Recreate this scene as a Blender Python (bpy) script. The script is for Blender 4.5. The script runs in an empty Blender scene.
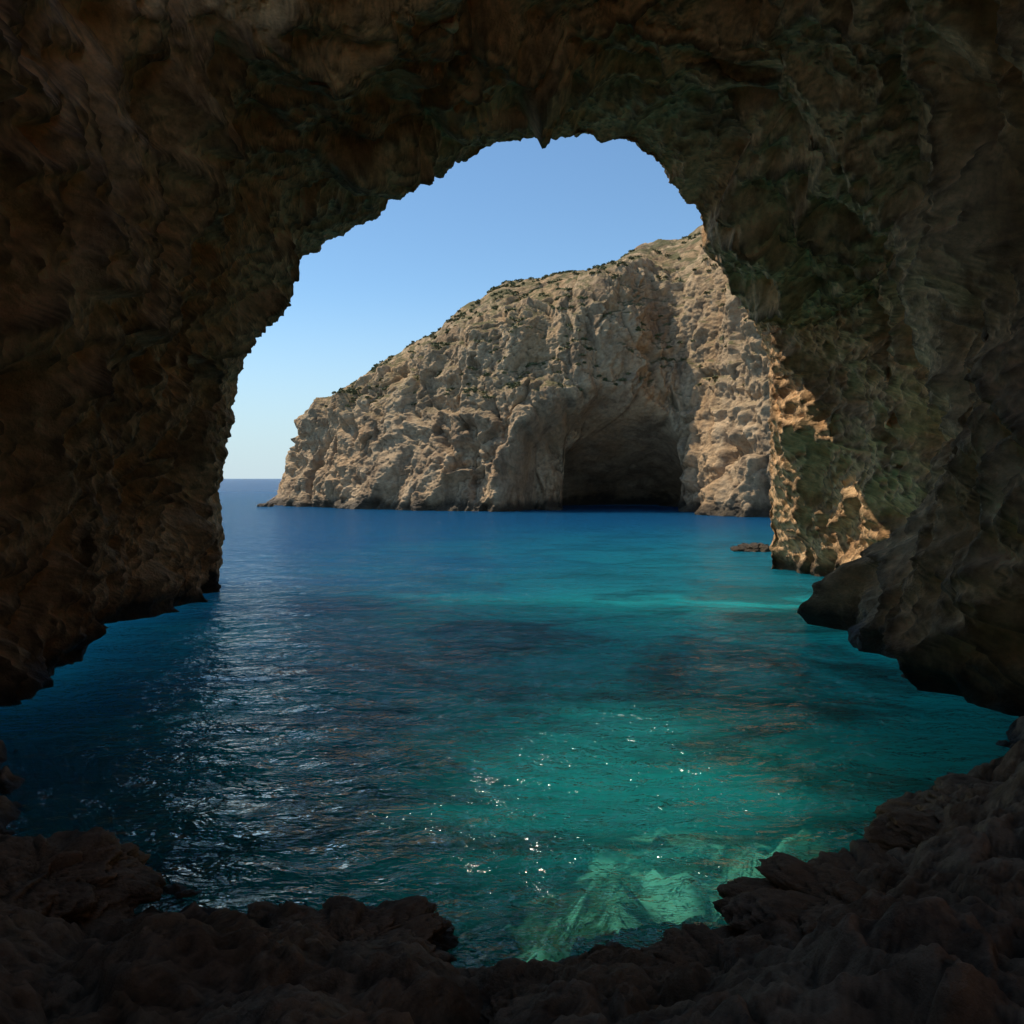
import bpy, math, numpy as np, time
T0=time.time()
rng=np.random.RandomState(7)
F=800.0; CZ=5.0; HZ=478.0
def px(u,v,d): return ((u-512)/F*d, d, CZ+(HZ-v)/F*d)

# ---------------------------------------------------------------- noise
_perm=np.random.RandomState(3).permutation(256).astype(np.int32)
_perm=np.concatenate([_perm,_perm,_perm])
_g=np.random.RandomState(5).normal(size=(256,3)); _g/=np.linalg.norm(_g,axis=1)[:,None]; _g=_g.astype(np.float32)
def perlin(P):
    P=P.reshape(-1,3); I=np.floor(P).astype(np.int32); f=(P-I).astype(np.float32); I&=255
    w=f*f*f*(f*(f*6-15)+10)
    def g(dx,dy,dz):
        h=_perm[_perm[_perm[(I[:,0]+dx)&255]+((I[:,1]+dy)&255)]+((I[:,2]+dz)&255)]
        G=_g[h]; return G[:,0]*(f[:,0]-dx)+G[:,1]*(f[:,1]-dy)+G[:,2]*(f[:,2]-dz)
    def L(a,b,t): return a+(b-a)*t
    x00=L(g(0,0,0),g(1,0,0),w[:,0]); x10=L(g(0,1,0),g(1,1,0),w[:,0])
    x01=L(g(0,0,1),g(1,0,1),w[:,0]); x11=L(g(0,1,1),g(1,1,1),w[:,0])
    return L(L(x00,x10,w[:,1]),L(x01,x11,w[:,1]),w[:,2])*1.5
def fbm(P,o=4,gain=0.5):
    s=0;a=1
    for i in range(o): s=s+a*perlin(P*(2.03**i)+i*17.3); a*=gain
    return s
def ridged(P,o=4,gain=0.5):
    s=0;a=1
    for i in range(o): s=s+a*(1-2*np.abs(perlin(P*(2.07**i)+i*9.1))); a*=gain
    return s
def worley(P,facet=False):
    P=P.reshape(-1,3).astype(np.float32); I=np.floor(P).astype(np.int32); f=P-I
    d1=np.full(len(P),9.,np.float32); d2=np.full(len(P),9.,np.float32)
    pl=np.zeros(len(P),np.float32)
    for dx in(-1,0,1):
        for dy in(-1,0,1):
            for dz in(-1,0,1):
                h=_perm[_perm[_perm[(I[:,0]+dx)&255]+((I[:,1]+dy)&255)]+((I[:,2]+dz)&255)]
                q=_g[h]*0.45+0.5
                vx=q[:,0]+dx-f[:,0]; vy=q[:,1]+dy-f[:,1]; vz=q[:,2]+dz-f[:,2]
                d=vx*vx+vy*vy+vz*vz
                n=d<d1
                if facet:
                    G=_g[(h*7+13)&255]; off=_g[(h*5+31)&255][:,0]
                    v=G[:,0]*vx+G[:,1]*vy+G[:,2]*vz+off*0.5
                    pl=np.where(n,v,pl)
                d2=np.where(n,d1,np.minimum(d2,d)); d1=np.where(n,d,d1)
    d1=np.sqrt(d1); d2=np.sqrt(d2)
    if facet: return pl*np.clip((d2-d1)/0.12,0,1),d1,d2   # facets eased at their joints
    return d1,d2
def sm(a,b,x):
    t=np.clip((x-a)/(b-a),0,1); return t*t*(3-2*t)
def gridnormals(P,sign=1):
    du=np.gradient(P,axis=0); dv=np.gradient(P,axis=1)
    n=np.cross(du,dv); l=np.linalg.norm(n,axis=2,keepdims=True); l[l<1e-9]=1
    return sign*n/l
def grid_obj(name,P,mat,keep=None,parent=None):
    n,m,_=P.shape
    idx=np.arange(n*m).reshape(n,m)
    q=np.stack([idx[:-1,:-1],idx[1:,:-1],idx[1:,1:],idx[:-1,1:]],-1).reshape(-1,4)
    if keep is not None: q=q[keep[:-1,:-1].reshape(-1)]
    me=bpy.data.meshes.new(name)
    me.vertices.add(n*m); me.vertices.foreach_set('co',P.astype(np.float32).reshape(-1))
    me.loops.add(q.size); me.loops.foreach_set('vertex_index',q.reshape(-1).astype(np.int32))
    me.polygons.add(len(q)); me.polygons.foreach_set('loop_start',np.arange(0,q.size,4,dtype=np.int32))
    me.polygons.foreach_set('use_smooth',np.ones(len(q),bool))
    me.update(calc_edges=True)
    me.materials.append(mat)
    o=bpy.data.objects.new(name,me); bpy.context.collection.objects.link(o)
    if parent: o.parent=parent
    return o
def interp(xs,ys,x): return np.interp(x,xs,ys)
def smooth1(a,k):
    ker=np.hanning(k+2)[1:-1]; ker/=ker.sum()
    return np.convolve(np.pad(a,(k//2,k//2),'edge'),ker,'valid')[:len(a)]

# ---------------------------------------------------------------- materials
def newmat(name):
    m=bpy.data.materials.new(name); m.use_nodes=True; m.node_tree.nodes.clear(); return m,m.node_tree
class NB:
    def __init__(s,nt): s.nt=nt
    def n(s,t,**kw):
        o=s.nt.nodes.new(t)
        for k,v in kw.items():
            if k=='inp':
                for a,b in v.items():
                    if hasattr(b,'is_output'): s.nt.links.new(b,o.inputs[a])
                    else: o.inputs[a].default_value=b
            else: setattr(o,k,v)
        return o
    def mapping(s,vec,scale,loc=(0,0,0)):
        return s.n('ShaderNodeMapping',inp={0:vec,'Scale':scale,'Location':loc}).outputs[0]
    def noise(s,vec,scale,det=6,rough=0.6,dist=0.0):
        return s.n('ShaderNodeTexNoise',inp={'Vector':vec,'Scale':scale,'Detail':det,'Roughness':rough,'Distortion':dist}).outputs[0]
    def ramp(s,fac,stops):
        r=s.n('ShaderNodeValToRGB',inp={0:fac}); e=r.color_ramp.elements
        while len(e)<len(stops): e.new(0.5)
        for i,(p,c) in enumerate(stops):
            e[i].position=p; e[i].color=(c,c,c,1) if not hasattr(c,'__len__') else (*c,1)
        return r.outputs[0]
    def mix(s,f,a,b,mode='MIX'):
        o=s.n('ShaderNodeMix',data_type='RGBA',blend_type=mode)
        for i,v in((0,f),(6,a),(7,b)):
            if hasattr(v,'is_output'): s.nt.links.new(v,o.inputs[i])
            else: o.inputs[i].default_value=v if not hasattr(v,'__len__') else (*v,1)
        return o.outputs[2]
    def math(s,op,a,b=0.0,c=0.0,clamp=False):
        o=s.n('ShaderNodeMath',operation=op,use_clamp=clamp)
        for i,v in((0,a),(1,b),(2,c)):
            if hasattr(v,'is_output'): s.nt.links.new(v,o.inputs[i])
            else: o.inputs[i].default_value=v
        return o.outputs[0]
    def maprange(s,v,a,b,c=0.,d=1.):
        return s.n('ShaderNodeMapRange',interpolation_type='SMOOTHSTEP',inp={0:v,1:a,2:b,3:c,4:d}).outputs[0]

def rock_mat(name,light,mid,dark,stain,S=1.0,veg=0.0,wet=0.9,bump=0.3,stain_amt=0.5,crev=((0.42,0.5),(0.5,1.0),(0.58,1.2))):
    m,nt=newmat(name); b=NB(nt)
    geo=b.n('ShaderNodeNewGeometry'); pos=geo.outputs['Position']
    sep=b.n('ShaderNodeSeparateXYZ',inp={0:pos}); z=sep.outputs[2]
    n1=b.noise(pos,0.12*S,4,0.62,0.6)
    n2=b.noise(b.mapping(pos,(1,1,0.45)),0.55*S,5,0.65,0.3)
    n3=b.noise(pos,3.0*S,4,0.7)
    n4=b.noise(b.mapping(pos,(1,1,0.3),(7,3,1)),0.22*S,4,0.6,0.8)
    col=b.mix(b.ramp(n1,[(0.35,0.0),(0.62,1.0)]),mid,light)
    col=b.mix(b.ramp(n2,[(0.40,0.8),(0.53,0.0)]),col,dark)
    col=b.mix(b.math('MULTIPLY',b.ramp(n4,[(0.46,0.0),(0.60,1.0)]),stain_amt),col,stain)
    col=b.mix(0.75,col,b.ramp(n3,[(0.25,0.5),(0.5,1.0),(0.75,1.3)]),'MULTIPLY')
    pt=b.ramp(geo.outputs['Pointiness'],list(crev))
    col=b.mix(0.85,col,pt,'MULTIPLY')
    if veg>0:
        nz=b.n('ShaderNodeSeparateXYZ',inp={0:geo.outputs['Normal']}).outputs[2]
        vm=b.math('MULTIPLY',b.maprange(nz,0.4,0.7),b.maprange(z,12,20))
        vm=b.math('MULTIPLY',vm,b.ramp(b.noise(pos,0.35,4,0.7),[(0.38,0.0),(0.54,1.0)]))
        col=b.mix(b.math('MULTIPLY',vm,veg),col,(0.11,0.105,0.042))
    wn=b.math('ADD',z,b.math('MULTIPLY',b.math('SUBTRACT',n2,0.5),wet*2.0))
    wetm=b.maprange(wn,wet*0.35,wet*1.3,1.0,0.0)
    col=b.mix(b.math('MULTIPLY',wetm,0.85),col,(0.022,0.019,0.012))
    rough=b.math('SUBTRACT',0.9,b.math('MULTIPLY',wetm,0.5))
    f1=b.noise(pos,1.3*S,9,0.72)
    bp=b.n('ShaderNodeBump',inp={'Strength':1.0,'Distance':bump,'Height':f1})
    bs=b.n('ShaderNodeBsdfPrincipled',inp={'Base Color':col,'Roughness':rough,'Normal':bp.outputs[0],'Specular IOR Level':0.25})
    out=b.n('ShaderNodeOutputMaterial',inp={0:bs.outputs[0]})
    return m
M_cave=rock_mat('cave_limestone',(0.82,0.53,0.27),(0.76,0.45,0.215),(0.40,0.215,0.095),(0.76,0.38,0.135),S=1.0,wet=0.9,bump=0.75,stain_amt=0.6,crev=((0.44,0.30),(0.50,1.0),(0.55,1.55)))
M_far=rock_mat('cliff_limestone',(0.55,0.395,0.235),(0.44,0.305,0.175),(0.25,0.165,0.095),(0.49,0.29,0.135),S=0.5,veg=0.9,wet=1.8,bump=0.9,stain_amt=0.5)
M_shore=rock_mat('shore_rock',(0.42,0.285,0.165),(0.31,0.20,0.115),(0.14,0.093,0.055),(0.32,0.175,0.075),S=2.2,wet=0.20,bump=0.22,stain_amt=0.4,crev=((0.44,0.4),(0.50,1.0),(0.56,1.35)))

# ---------------------------------------------------------------- cave shell
mouth_px=[(213,600),(214,560),(217,500),(227,450),(236,392),(250,345),(270,300),(298,256),(345,228),(378,214),(410,193),(432,178),(470,160),(520,146),(565,136),(602,142),(640,153),(667,174),(690,210),(708,243),(740,285),(760,330),(772,380),(769,430),(766,500),(765,568),(764,600)]
M=[]
for u,v in mouth_px:
    d=float(np.interp(u,[213,300,420,565,660,720,750,764,773],[36,33.5,32.5,32.5,34.5,38,41,44,43])) if v<560 or u<400 else 44.0
    M.append(px(u,v,d))
M=[(M[0][0]-0.6,M[0][1],-6.0)]+M+[(M[-1][0]+0.5,M[-1][1],-6.0)]
M=np.array(M); seg=np.r_[0,np.cumsum(np.linalg.norm(np.diff(M,axis=0),axis=1))]
NT=840
tt=np.linspace(0,seg[-1],NT)
C=np.stack([np.interp(tt,seg,M[:,k]) for k in range(3)],1)
for k in range(3): C[:,k]=smooth1(C[:,k],9)
C[:,1]=smooth1(C[:,1],61)
XC=2.6
NI=680
w=np.linspace(0,1,NI)**1.2
yy=C[None,:,1]*(1-w[:,None])+(-16)*w[:,None]
XLy=[-16,-10,0,10,17,22,30,36,50]; XLv=[-5,-9,-11.2,-11.2,-11.2,-11.8,-13.2,-13.45,-13.45]
XRy=[-16,-10,0,10,17,23,29,33,38,44,60]; XRv=[5,9,10.5,10.6,10.9,12.2,15.4,17.0,16.4,13.95,13.95]
ZSy=[-16,-10,0,8,18,24,28,36,60]; ZSv=[0.28,0.7,1.1,1.30,1.30,1.2,1.06,1.0,1.0]
def relL(y): return (np.interp(y,XLy,XLv)-XC)
def relR(y): return (np.interp(y,XRy,XRv)-XC)
sL=relL(yy)/relL(C[None,:,1]); sR=relR(yy)/relR(C[None,:,1])
blend=sm(-3,8,np.broadcast_to(C[None,:,0],yy.shape))
sc=sL*(1-blend)+sR*blend
zs=np.interp(yy,ZSy,ZSv)/np.interp(np.broadcast_to(C[None,:,1],yy.shape),ZSy,ZSv)
X=XC+(C[None,:,0]-XC)*sc
Z=np.where(C[None,:,2]>0,C[None,:,2]*zs,C[None,:,2])
inner=np.stack([X,yy,Z],2)
NO=130
r=np.linspace(1,0,NO,endpoint=False)
cen=np.array([0.3,0,5.0]); dirv=C-cen; dirv[:,1]=0; dirv/=np.linalg.norm(dirv,axis=1)[:,None]
dirv[:,2]=np.where(C[:,2]<3,dirv[:,2]*np.clip(C[:,2]/3,0,1),dirv[:,2])
R=(r[:,None]**1.6)*13
yo=C[None,:,1]+1.2*np.sin(np.clip(R/2.5,0,1)*math.pi*0.5)-np.clip(R-2,0,99)*0.12
outer=np.stack([C[None,:,0]+dirv[None,:,0]*R,yo,C[None,:,2]+dirv[None,:,2]*R*0.7],2)
P=np.concatenate([outer,inner],0)
for _ in range(6):
    a=NO-14; b_=NO+14
    P[a:b_]=(P[a-1:b_-1]+P[a:b_]+P[a+1:b_+1])/3
Nn=gridnormals(P)
if Nn[NO+200,NT//2,2]>0: Nn=-Nn
Q=P.reshape(-1,3)
def bump3(c,rad,amp):
    d=((Q-np.array(c))/np.array(rad)); return amp*np.exp(-(d**2).sum(1))
warp=np.stack([fbm(Q*0.22+k*31.7,3) for k in range(3)],1)*1.0
Qw=Q+warp
ii,jj=np.meshgrid(np.arange(P.shape[0]),np.arange(NT),indexing='ij')
arc=tt[jj].reshape(-1)
Qa=np.stack([Q[:,1]+warp[:,0]*1.5,arc*0.28+warp[:,1]*0.4,0*arc],1)
big=fbm(Qw*0.085*np.array([1,1,0.7]),3)*2.0
p1,w1,w2=worley(Qw*0.15*np.array([1,1,0.7]),True)
p2,w3,w4=worley(Qw*0.36*np.array([1,1,0.8])+5.2,True)
p3,w5,w6=worley((Q+warp*0.6)*0.95+9.2,True)
w7,w8=worley((Q+warp*0.3)*2.3+2.2)
groove=ridged(Qa*0.30+3,3,0.45)*0.35
fine=fbm(Q*1.3,5,0.60)*0.20
mask=np.clip(fbm(Q*0.13+90,3)*1.4+0.6,0,1)
pits=np.clip(0.40-w5,0,1)*-2.0*mask+np.clip(0.40-w3,0,1)*-3.4+np.clip(0.42-w7,0,1)*-0.6*mask
disp=big+(0.45-w1)*1.6+p1*1.3+p2*0.75+p3*0.22+groove+0.25
lipw=np.repeat((1-np.exp(-(np.arange(P.shape[0])-NO)**2/(2*32.0**2)))[:,None],NT,1).reshape(-1)
disp=disp*(0.22+0.78*lipw)+pits*(0.20+0.80*lipw)+fine*1.1-0.15
disp+=bump3((14.0,25.5,1.0),(4.0,3.2,4.2),3.2)
disp+=bump3((11.6,19.5,0.2),(3.5,3.6,3.0),1.5)
disp+=bump3((11.3,14.5,4.8),(3,2.6,2.4),2.4)
disp-=bump3((-12,27,0.2),(3,6,0.8),0.8)
Q2=Q+Nn.reshape(-1,3)*disp[:,None]
P2=Q2.reshape(P.shape)
cx=P2[:,:,0];cy=P2[:,:,1];cz=P2[:,:,2]
hn=fbm(Q*0.45+70,4,0.6).reshape(cx.shape)
light_hole=(((cx+8.9)/2.5)**2+((cy-17.2)/4.8)**2+0.6*hn<1.0)&(cz-5>0.63*cy)&(cz>13)  # invented roof opening, out of view, lets sun onto the near shallows
light_hole|=(((cx-0.5)/6.0)**2+((cy-1.2)/8.6)**2+0.45*hn<1.0)&(cz>9)  # second invented opening: sun on the unseen right wall bounces into the cave
light_hole[:NO]=False
grid_obj('sea_cave',P2,M_cave,keep=~light_hole)
ringc=P2[-1]; cc=ringc.mean(0); cc[2]=-4
k=np.linspace(0,1,40)[:,None,None]
cap=ringc[None]*(1-k)+cc[None]*k; cap[:,:,1]-=np.sin(k[:,:,0]*math.pi/2)*3
cp=fbm(cap.reshape(-1,3)*0.6,4).reshape(cap.shape[:2])*0.5*np.minimum(k[:,:,0]*4,1); cap[:,:,1]+=cp
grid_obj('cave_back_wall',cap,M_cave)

# ---------------------------------------------------------------- far headland
base=np.array([(-20,215),(-38,190),(-45,165),(-43.5,150),(-38,142),(-25,131),(-12,121),(0,116),(10,115),(18,118),(24.5,123),(27.3,119),(28.2,109),(30.5,102.5),(36,96.5),(45,88),(55,80),(75,68)],float)
bs_=np.r_[0,np.cumsum(np.linalg.norm(np.diff(base,axis=0),axis=1))]
NS=1050
s=np.interp(np.linspace(0,1,NS),[0,0.12,0.85,1],[0,60,bs_[13]+12,bs_[-1]])
bx=smooth1(np.interp(s,bs_,base[:,0]),15); by=smooth1(np.interp(s,bs_,base[:,1]),15)
tx=np.gradient(bx); ty=np.gradient(by); l=np.hypot(tx,ty); nx,ny=ty/l,-tx/l
if ny[NS//2]>0: nx,ny=-nx,-ny
nx=smooth1(nx,71); ny=smooth1(ny,71); l=np.hypot(nx,ny); nx/=l; ny/=l
Hs=np.interp(bx,[-46,-44,-40,-36,-30,-22,-14,-8,0,8,14,20,26,31,40,75],[11,15,19.5,23.5,28.5,33.5,37.5,39.5,40.5,42,44.5,48,51.5,53,52,45])
Hs=np.where(by>152,np.interp(by,[152,170,215],[13,15,20]),Hs); Hs=smooth1(Hs,21)
NV=560
t=np.linspace(0,1,NV)
pt_t=[0,0.10,0.66,0.76,0.92,1.0]
inset=np.interp(t,pt_t,[-1.5,0,6,10,26,42]); hf=np.interp(t,pt_t,[-0.1,0,0.70,0.80,1.0,0.92])
inset=smooth1(inset,31); hf=smooth1(hf,31)
ins=inset[None,:]*np.clip(Hs[:,None]/38,0.35,1.1)
i1=np.minimum(ins,5.0); i2=ins-i1
FP=np.stack([bx[:,None]-nx[:,None]*i1+0.28*i2,by[:,None]-ny[:,None]*i1+0.95*i2,Hs[:,None]*hf[None,:]],2)
FN=np.stack([np.broadcast_to(nx[:,None],ins.shape),np.broadcast_to(ny[:,None],ins.shape),np.broadcast_to((0.25+1.75*sm(0.64,0.86,t))[None,:],ins.shape)],2)
FN/=np.linalg.norm(FN,axis=2,keepdims=True)
q=FP.reshape(-1,3)
wp=np.stack([fbm(q*0.08+k*11.3,4) for k in range(3)],1)*3
qw=q+wp
d=fbm(qw*0.045*np.array([1,1,0.6]),3)*2.8
p1,a1,a2=worley(qw*0.075*np.array([1,1,0.6]),True); d+=(0.5-a1)*2.8+p1*2.4
p2,a3,a4=worley(qw*0.2*np.array([1,1,0.65])+3.3,True); d+=(0.5-a3)*0.8+p2*1.15
p3,a5,a6=worley(qw*0.55*np.array([1,1,0.7])+8.3,True); d+=p3*0.4
d+=ridged(qw*0.10*np.array([1,1,0.45]),5,0.5)*0.7
d+=fbm(q*0.9,4,0.6)*0.28
st=np.abs(((qw[:,2]+qw[:,0]*0.12)*0.28)%1-0.5)*1.6*np.clip(fbm(q*0.05+50,2)+0.5,0,1); d+=st
topf=np.broadcast_to((1-0.65*sm(0.70,0.88,t))[None,:],ins.shape).reshape(-1)
d*=topf
xx=q[:,0]+wp[:,0]*0.6; zz=q[:,2]+wp[:,2]*0.6
e=((xx-13.0)/15.0)**2+(np.clip(zz,0,99)/17.0)**2
d+= -12.0*sm(1.25,0.6,e)*sm(26.5,23,xx)
e2=((xx-19.0)/10.5)**2+(np.clip(zz,0,99)/13.5)**2
d+= -17*sm(1.25,0.35,e2)*sm(26.5,23.5,xx)
q2=q+FN.reshape(-1,3)*d[:,None]
FP2=q2.reshape(FP.shape)
grid_obj('rocky_headland',FP2,M_far)

fn=gridnormals(FP2)
if fn[NS//2,int(NV*0.9),2]<0: fn=-fn
cand=np.argwhere((fn[:,:,2]>0.62)&(FP2[:,:,2]>17)&(FP2[:,:,1]<175)&(FP2[:,:,0]<45))
dens=fbm(FP2[cand[:,0],cand[:,1]]*0.16,3)
cand=cand[dens>0.0]
sel=cand[rng.choice(len(cand),min(1300,len(cand)),False)]
V=[]
for i,j in sel:
    c=FP2[i,j]; sz=rng.uniform(0.25,0.65)
    nl=30
    p=rng.normal(size=(nl,3)); p/=np.linalg.norm(p,axis=1)[:,None]; p*=rng.uniform(0.5,1,(nl,1))*sz; p[:,2]=np.abs(p[:,2])*0.6
    u1=rng.normal(size=(nl,3)); u1/=np.linalg.norm(u1,axis=1)[:,None]; u2=np.cross(u1,rng.normal(size=(nl,3))); u2/=np.linalg.norm(u2,axis=1)[:,None]
    L=0.16+0.1*rng.rand(nl,1); o=c+p
    V.append(np.stack([o-u1*L,o+u2*L*0.6,o+u1*L,o-u2*L*0.6],1).reshape(-1,3))
V=np.concatenate(V); Fc=np.arange(len(V)).reshape(-1,4)
me=bpy.data.meshes.new('scrub_vegetation'); me.from_pydata(V.tolist(),[],Fc.tolist())
mv,nt=newmat('scrub_leaves'); b=NB(nt); pos=b.n('ShaderNodeNewGeometry').outputs['Position']
col=b.ramp(b.noise(pos,0.6,4),[(0.35,(0.07,0.080,0.026)),(0.65,(0.14,0.135,0.055))])
b.n('ShaderNodeOutputMaterial',inp={0:b.n('ShaderNodeBsdfPrincipled',inp={'Base Color':col,'Roughness':0.8}).outputs[0]})
me.materials.append(mv); o=bpy.data.objects.new('scrub_vegetation',me); bpy.context.collection.objects.link(o)

# ---------------------------------------------------------------- rocky shore
sx=[-14,-11,-9.6,-7.4,-4.75,-2.9,-0.84,0.47,1.85,2.9,4.7,7,9.4,12,14]
sy=[19,17.0,14.8,11.6,9.7,9.0,8.4,8.2,8.5,9.3,11.0,12.8,15.0,17.8,19]
gx=np.linspace(-14,14,760); gy=np.linspace(-16,20,860)
GX,GY=np.meshgrid(gx,gy,indexing='ij')
ys=smooth1(np.interp(gx,sx,sy),31)[:,None]
dist=ys-GY
zb=np.where(dist>0,3.2*(1-np.exp(-dist*0.40/3.2*1.1))+0.12*sm(0,1,dist),dist*0.55)
q=np.stack([GX,GY,zb],2).reshape(-1,3)
wpx=np.stack([fbm(q*0.5+k*7.7,3) for k in range(3)],1)*0.4
p1,a1,a2=worley((q+wpx)*0.45*np.array([1,1,0.4]),True); p2,a3,a4=worley((q+wpx)*1.2+4,True)
a5,a6=worley((q+wpx*0.5)*3.0+1)
h=(0.5-a1)*0.7+p1*0.36+p2*0.18+(0.5-a3)*0.16+fbm(q*1.1,6,0.6)*0.20-np.clip(0.42-a5,0,1)*0.20
fade=np.clip(1-np.abs(q[:,1]-0)/3,0,1)*0.6
zz=q[:,2]+h*(1-fade)
dd=dist.reshape(-1); zz=np.where(dd<-1,zz-(-1-dd)*0.4,zz)
SP=np.stack([q[:,0]+fbm(q*1.1+9,3)*0.1,q[:,1]+fbm(q*1.1+19,3)*0.1,zz],1).reshape(GX.shape+(3,))
grid_obj('rocky_shore',SP,M_shore)

def boulder(name,c,size,mat,seed,n=150):
    th=np.linspace(0,math.pi,n)[:,None]; ph=np.linspace(0,2*math.pi,2*n)[None,:]
    D=np.stack([np.sin(th)*np.cos(ph),np.sin(th)*np.sin(ph),np.cos(th)*np.ones_like(ph)],2)
    D=np.sign(D)*np.abs(D)**0.85
    q=D.reshape(-1,3)*np.array(size)
    s0=min(size); o=q+seed*13.1
    p,a1,a2=worley(o*0.9/s0,True)
    k=1+(0.5-a1)*0.3+p*0.22+fbm(o*0.8/s0,6,0.6)*0.2
    q=q*k[:,None]
    q[:,2]=np.where(q[:,2]<0,q[:,2]*0.7,q[:,2])
    return grid_obj(name,q.reshape(D.shape)+np.array(c),mat)
boulder('boulder',(-1.75,8.5,-0.05),(1.15,0.65,0.36),M_shore,1)
boulder('boulder',(-5.4,8.9,0.35),(1.2,0.9,0.5),M_shore,2)
boulder('boulder',(3.9,8.4,0.15),(1.5,1.2,0.5),M_shore,3)
boulder('boulder',(2.0,7.2,0.3),(0.9,0.7,0.4),M_shore,4)
boulder('boulder',(6.8,10.4,0.2),(1.8,1.3,0.6),M_shore,5)
boulder('boulder',(0.15,7.3,0.0),(1.1,0.6,0.36),M_shore,7)
boulder('sea_rock',(16.6,55,-0.1),(1.5,1.0,0.55),M_far,6,90)
boulder('sea_rock',(-43,140,0.0),(1.3,1.0,0.6),M_far,8,60)

# ---------------------------------------------------------------- seabed
gx=np.sinh(np.linspace(-1,1,380)*5.2)*4.2; gy=-18+np.sinh(np.linspace(0,1,460)*5.0)*9
GX,GY=np.meshgrid(gx,gy,indexing='ij')
axis=interp([0,10,20,30,45,60],[0.5,1.2,3.8,7.5,12,14],GY)
dep=interp([-20,5,9,14,20,30,45,70,120,300],[1.0,1.4,1.7,2.1,3.0,4.5,7,9,11,12],GY)
side=np.clip(np.abs(GX-axis)/(4+GY*0.12),0,3)
dep=np.minimum(dep*(1+0.6*np.where(GX<axis,side,side*0.35)**1.3),13)
q=np.stack([GX,GY,0*GX],2).reshape(-1,3)
rk=fbm(q*0.45+40,4,0.6)
h=0.35*fbm(q*0.2,3)+np.clip(rk-0.05,0,1)*1.5
zz=-dep.reshape(-1)+h*np.clip(dep.reshape(-1)/3,0.5,1.2); zz=np.minimum(zz,-0.6)
SB=np.stack([q[:,0],q[:,1],zz],1).reshape(GX.shape+(3,))
ms,nt=newmat('sandy_seabed'); b=NB(nt); pos=b.n('ShaderNodeNewGeometry').outputs['Position']
rockm=b.ramp(b.noise(b.mapping(pos,(1,1,0)),0.6,6,0.65,0.8),[(0.44,0.0),(0.54,1.0)])
sand=b.ramp(b.noise(pos,2.2,5,0.6,0.5),[(0.3,(0.40,0.37,0.27)),(0.7,(0.66,0.62,0.49))])
rock=b.ramp(b.noise(pos,3,5,0.7),[(0.3,(0.03,0.032,0.02)),(0.7,(0.17,0.14,0.09))])
col=b.mix(rockm,sand,rock)
# light absorbed by deeper water, painted into the bottom colour as darkening
bz=b.n('ShaderNodeSeparateXYZ',inp={0:pos}).outputs[2]
col=b.mix(b.maprange(bz,-2.8,-5.5),col,(0.012,0.03,0.03))
b.n('ShaderNodeOutputMaterial',inp={0:b.n('ShaderNodeBsdfDiffuse',inp={'Color':col}).outputs[0]})
grid_obj('seabed',SB,ms)

# ---------------------------------------------------------------- sea surface
gx=np.sinh(np.linspace(-1,1,760)*7.0)*9.5; gy=1.5+np.sinh(np.linspace(0,1,860)*6.6)*14
GX,GY=np.meshgrid(gx,gy,indexing='ij')
q=np.stack([GX,GY,0*GX],2).reshape(-1,3)
fade=np.clip(60/(30+np.abs(q[:,1])+np.abs(q[:,0])),0,1)**1.5*np.clip((400-np.hypot(q[:,0],q[:,1]))/300,0,1)
W=fbm(q*np.array([0.28,0.5,1]),3,0.5)*0.07+ridged(q*np.array([0.9,1.5,1])+3,3,0.5)*0.018
q[:,2]=W*fade
mw,nt=newmat('sea_water'); b=NB(nt); pos=b.n('ShaderNodeNewGeometry').outputs['Position']
n1=b.noise(b.mapping(pos,(0.6,1.0,1)),1.5,4,0.55,0.4)
n2=b.noise(b.mapping(pos,(0.7,1.15,1),(3,1,0)),5.0,3,0.55,0.3)
n3=b.noise(b.mapping(pos,(0.5,1.0,1)),0.35,2,0.5)
h=b.math('ADD',b.math('ADD',b.math('MULTIPLY',n1,0.44),b.math('MULTIPLY',n2,0.09)),b.math('MULTIPLY',n3,0.8))
bp=b.n('ShaderNodeBump',inp={'Strength':1.0,'Distance':1.0,'Height':h})
ps=b.n('ShaderNodeSeparateXYZ',inp={0:pos})
fr=b.n('ShaderNodeFresnel',inp={'IOR':1.333,'Normal':bp.outputs[0]})
rg=b.maprange(ps.outputs[1],40,400,0.09,0.32)
frf=b.math('MULTIPLY',fr.outputs[0],b.maprange(ps.outputs[1],12,60,0.9,0.6))
gl=b.n('ShaderNodeBsdfGlossy',inp={'Color':(1,1,1,1),'Roughness':rg,'Normal':bp.outputs[0]})
tr=b.n('ShaderNodeBsdfTransparent',inp={'Color':(0.38,0.82,0.78,1)})
ax=b.math('MULTIPLY',ps.outputs[1],0.22); dx=b.math('SUBTRACT',ps.outputs[0],ax)
wid=b.math('ADD',b.math('MULTIPLY',ps.outputs[1],0.20),3.0)
rel=b.math('DIVIDE',dx,wid)
big=b.noise(b.mapping(pos,(0.6,1,1)),0.12,4,0.6,0.5)
rel=b.math('ADD',rel,b.math('MULTIPLY',b.math('SUBTRACT',big,0.5),1.8))
patch=b.ramp(b.noise(b.mapping(pos,(0.7,1,0)),0.22,6,0.70,0.8),[(0.40,0.1),(0.54,1.0)])
sh=b.math('MULTIPLY',b.maprange(rel,-2.3,0.3),b.maprange(ps.outputs[1],100,35,0.0,1.0))
tq=b.mix(b.maprange(ps.outputs[1],24,38),(0.02,0.62,0.59),(0.006,0.13,0.165))
tq=b.mix(patch,b.mix(b.maprange(ps.outputs[1],24,38),(0.02,0.16,0.15),(0.004,0.08,0.10)),tq)
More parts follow.
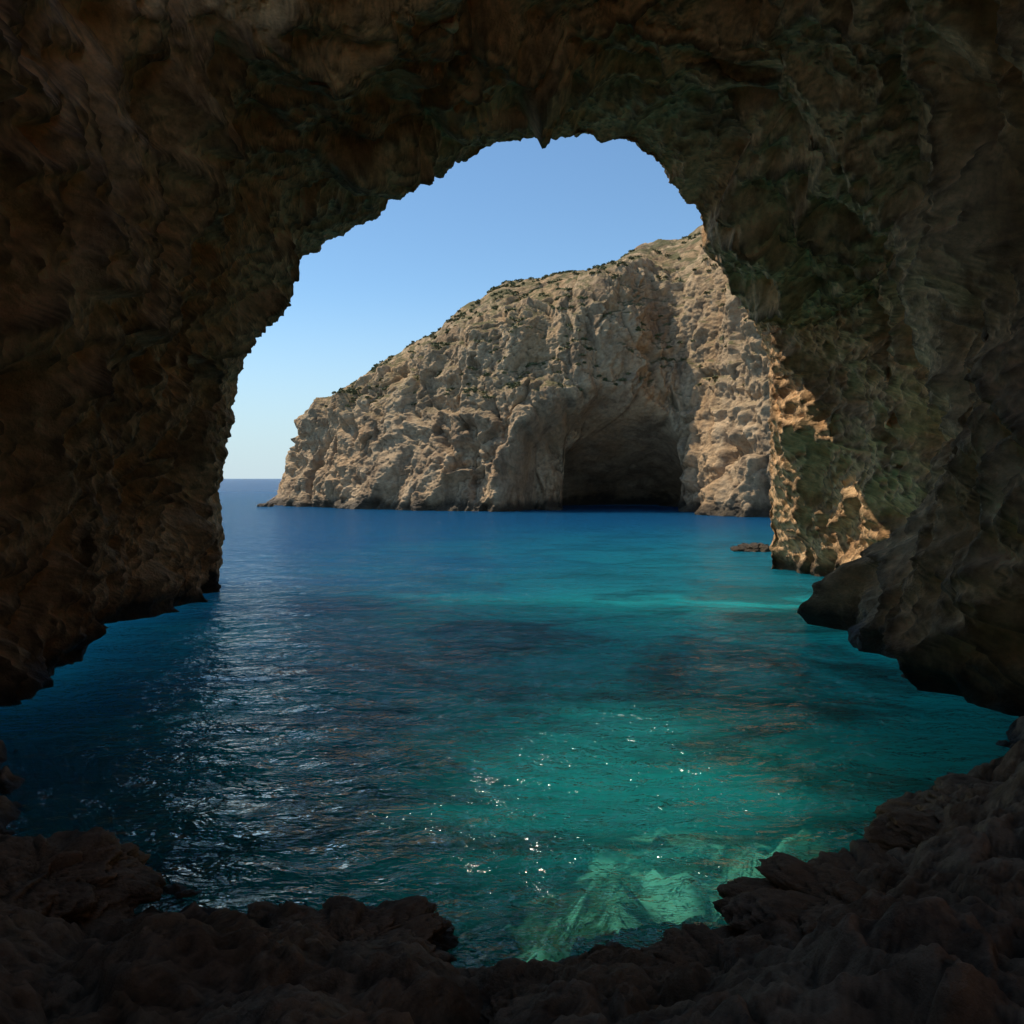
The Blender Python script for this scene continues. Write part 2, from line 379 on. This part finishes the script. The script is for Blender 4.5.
dcol=b.mix(sh,b.mix(b.maprange(ps.outputs[1],24,38),(0.003,0.09,0.19),(0.003,0.05,0.12)),tq)
ss=b.n('ShaderNodeBsdfPrincipled',inp={'Base Color':dcol,'Roughness':1.0,'Specular IOR Level':0.0,'Subsurface Weight':1.0,'Subsurface Radius':(1.0,1.0,1.0),'Subsurface Scale':20.0})
ss.subsurface_method='BURLEY'
tf=b.maprange(ps.outputs[1],8,28,0.24,1.0)
m1=b.n('ShaderNodeMixShader',inp={0:tf,1:tr.outputs[0],2:ss.outputs[0]})
m2=b.n('ShaderNodeMixShader',inp={0:frf,1:m1.outputs[0],2:gl.outputs[0]})
b.n('ShaderNodeOutputMaterial',inp={0:m2.outputs[0]})
grid_obj('sea_water',q.reshape(GX.shape+(3,)),mw)

# ---------------------------------------------------------------- light, sky, camera
S=np.array([-0.48,0.15,0.85]); S/=np.linalg.norm(S)
sun=bpy.data.lights.new('sun','SUN'); sun.energy=5.0; sun.angle=math.radians(0.5); sun.color=(1.0,0.90,0.75)
so=bpy.data.objects.new('sun',sun); bpy.context.collection.objects.link(so)
from mathutils import Vector
so.rotation_euler=Vector(S).to_track_quat('Z','Y').to_euler(); so.location=(-60,30,80)
wd=bpy.data.worlds.new('World'); bpy.context.scene.world=wd; wd.use_nodes=True
nt=wd.node_tree; b=NB(nt); bg=nt.nodes['Background']; sk=nt.nodes.new('ShaderNodeTexSky'); sk.sky_type='NISHITA'; sk.sun_disc=False
sk.sun_elevation=math.asin(S[2]); sk.sun_rotation=math.atan2(S[0],S[1]); sk.air_density=1.0; sk.dust_density=0.0; sk.ozone_density=2.0
dz=b.n('ShaderNodeSeparateXYZ',inp={0:b.n('ShaderNodeTexCoord').outputs['Generated']}).outputs[2]
hz=b.maprange(dz,-0.02,0.24,1.0,0.0)
skc=b.mix(1.0,sk.outputs[0],(0.82,0.98,1.02),'MULTIPLY')
nt.links.new(b.mix(b.math('MULTIPLY',hz,0.9),skc,(3.6,4.6,5.3)),bg.inputs[0]); bg.inputs[1].default_value=0.15
cam=bpy.data.cameras.new('camera'); cam.sensor_width=36; cam.lens=F/1024*36; cam.shift_y=-(512-HZ)/1024; cam.clip_end=20000; cam.clip_start=0.05
co=bpy.data.objects.new('camera',cam); co.location=(0,0,CZ); co.rotation_euler=(math.pi/2,0,0); bpy.context.collection.objects.link(co)
sc_=bpy.context.scene; sc_.camera=co
sc_.view_settings.view_transform='Standard'; sc_.view_settings.look='None'; sc_.view_settings.exposure=0
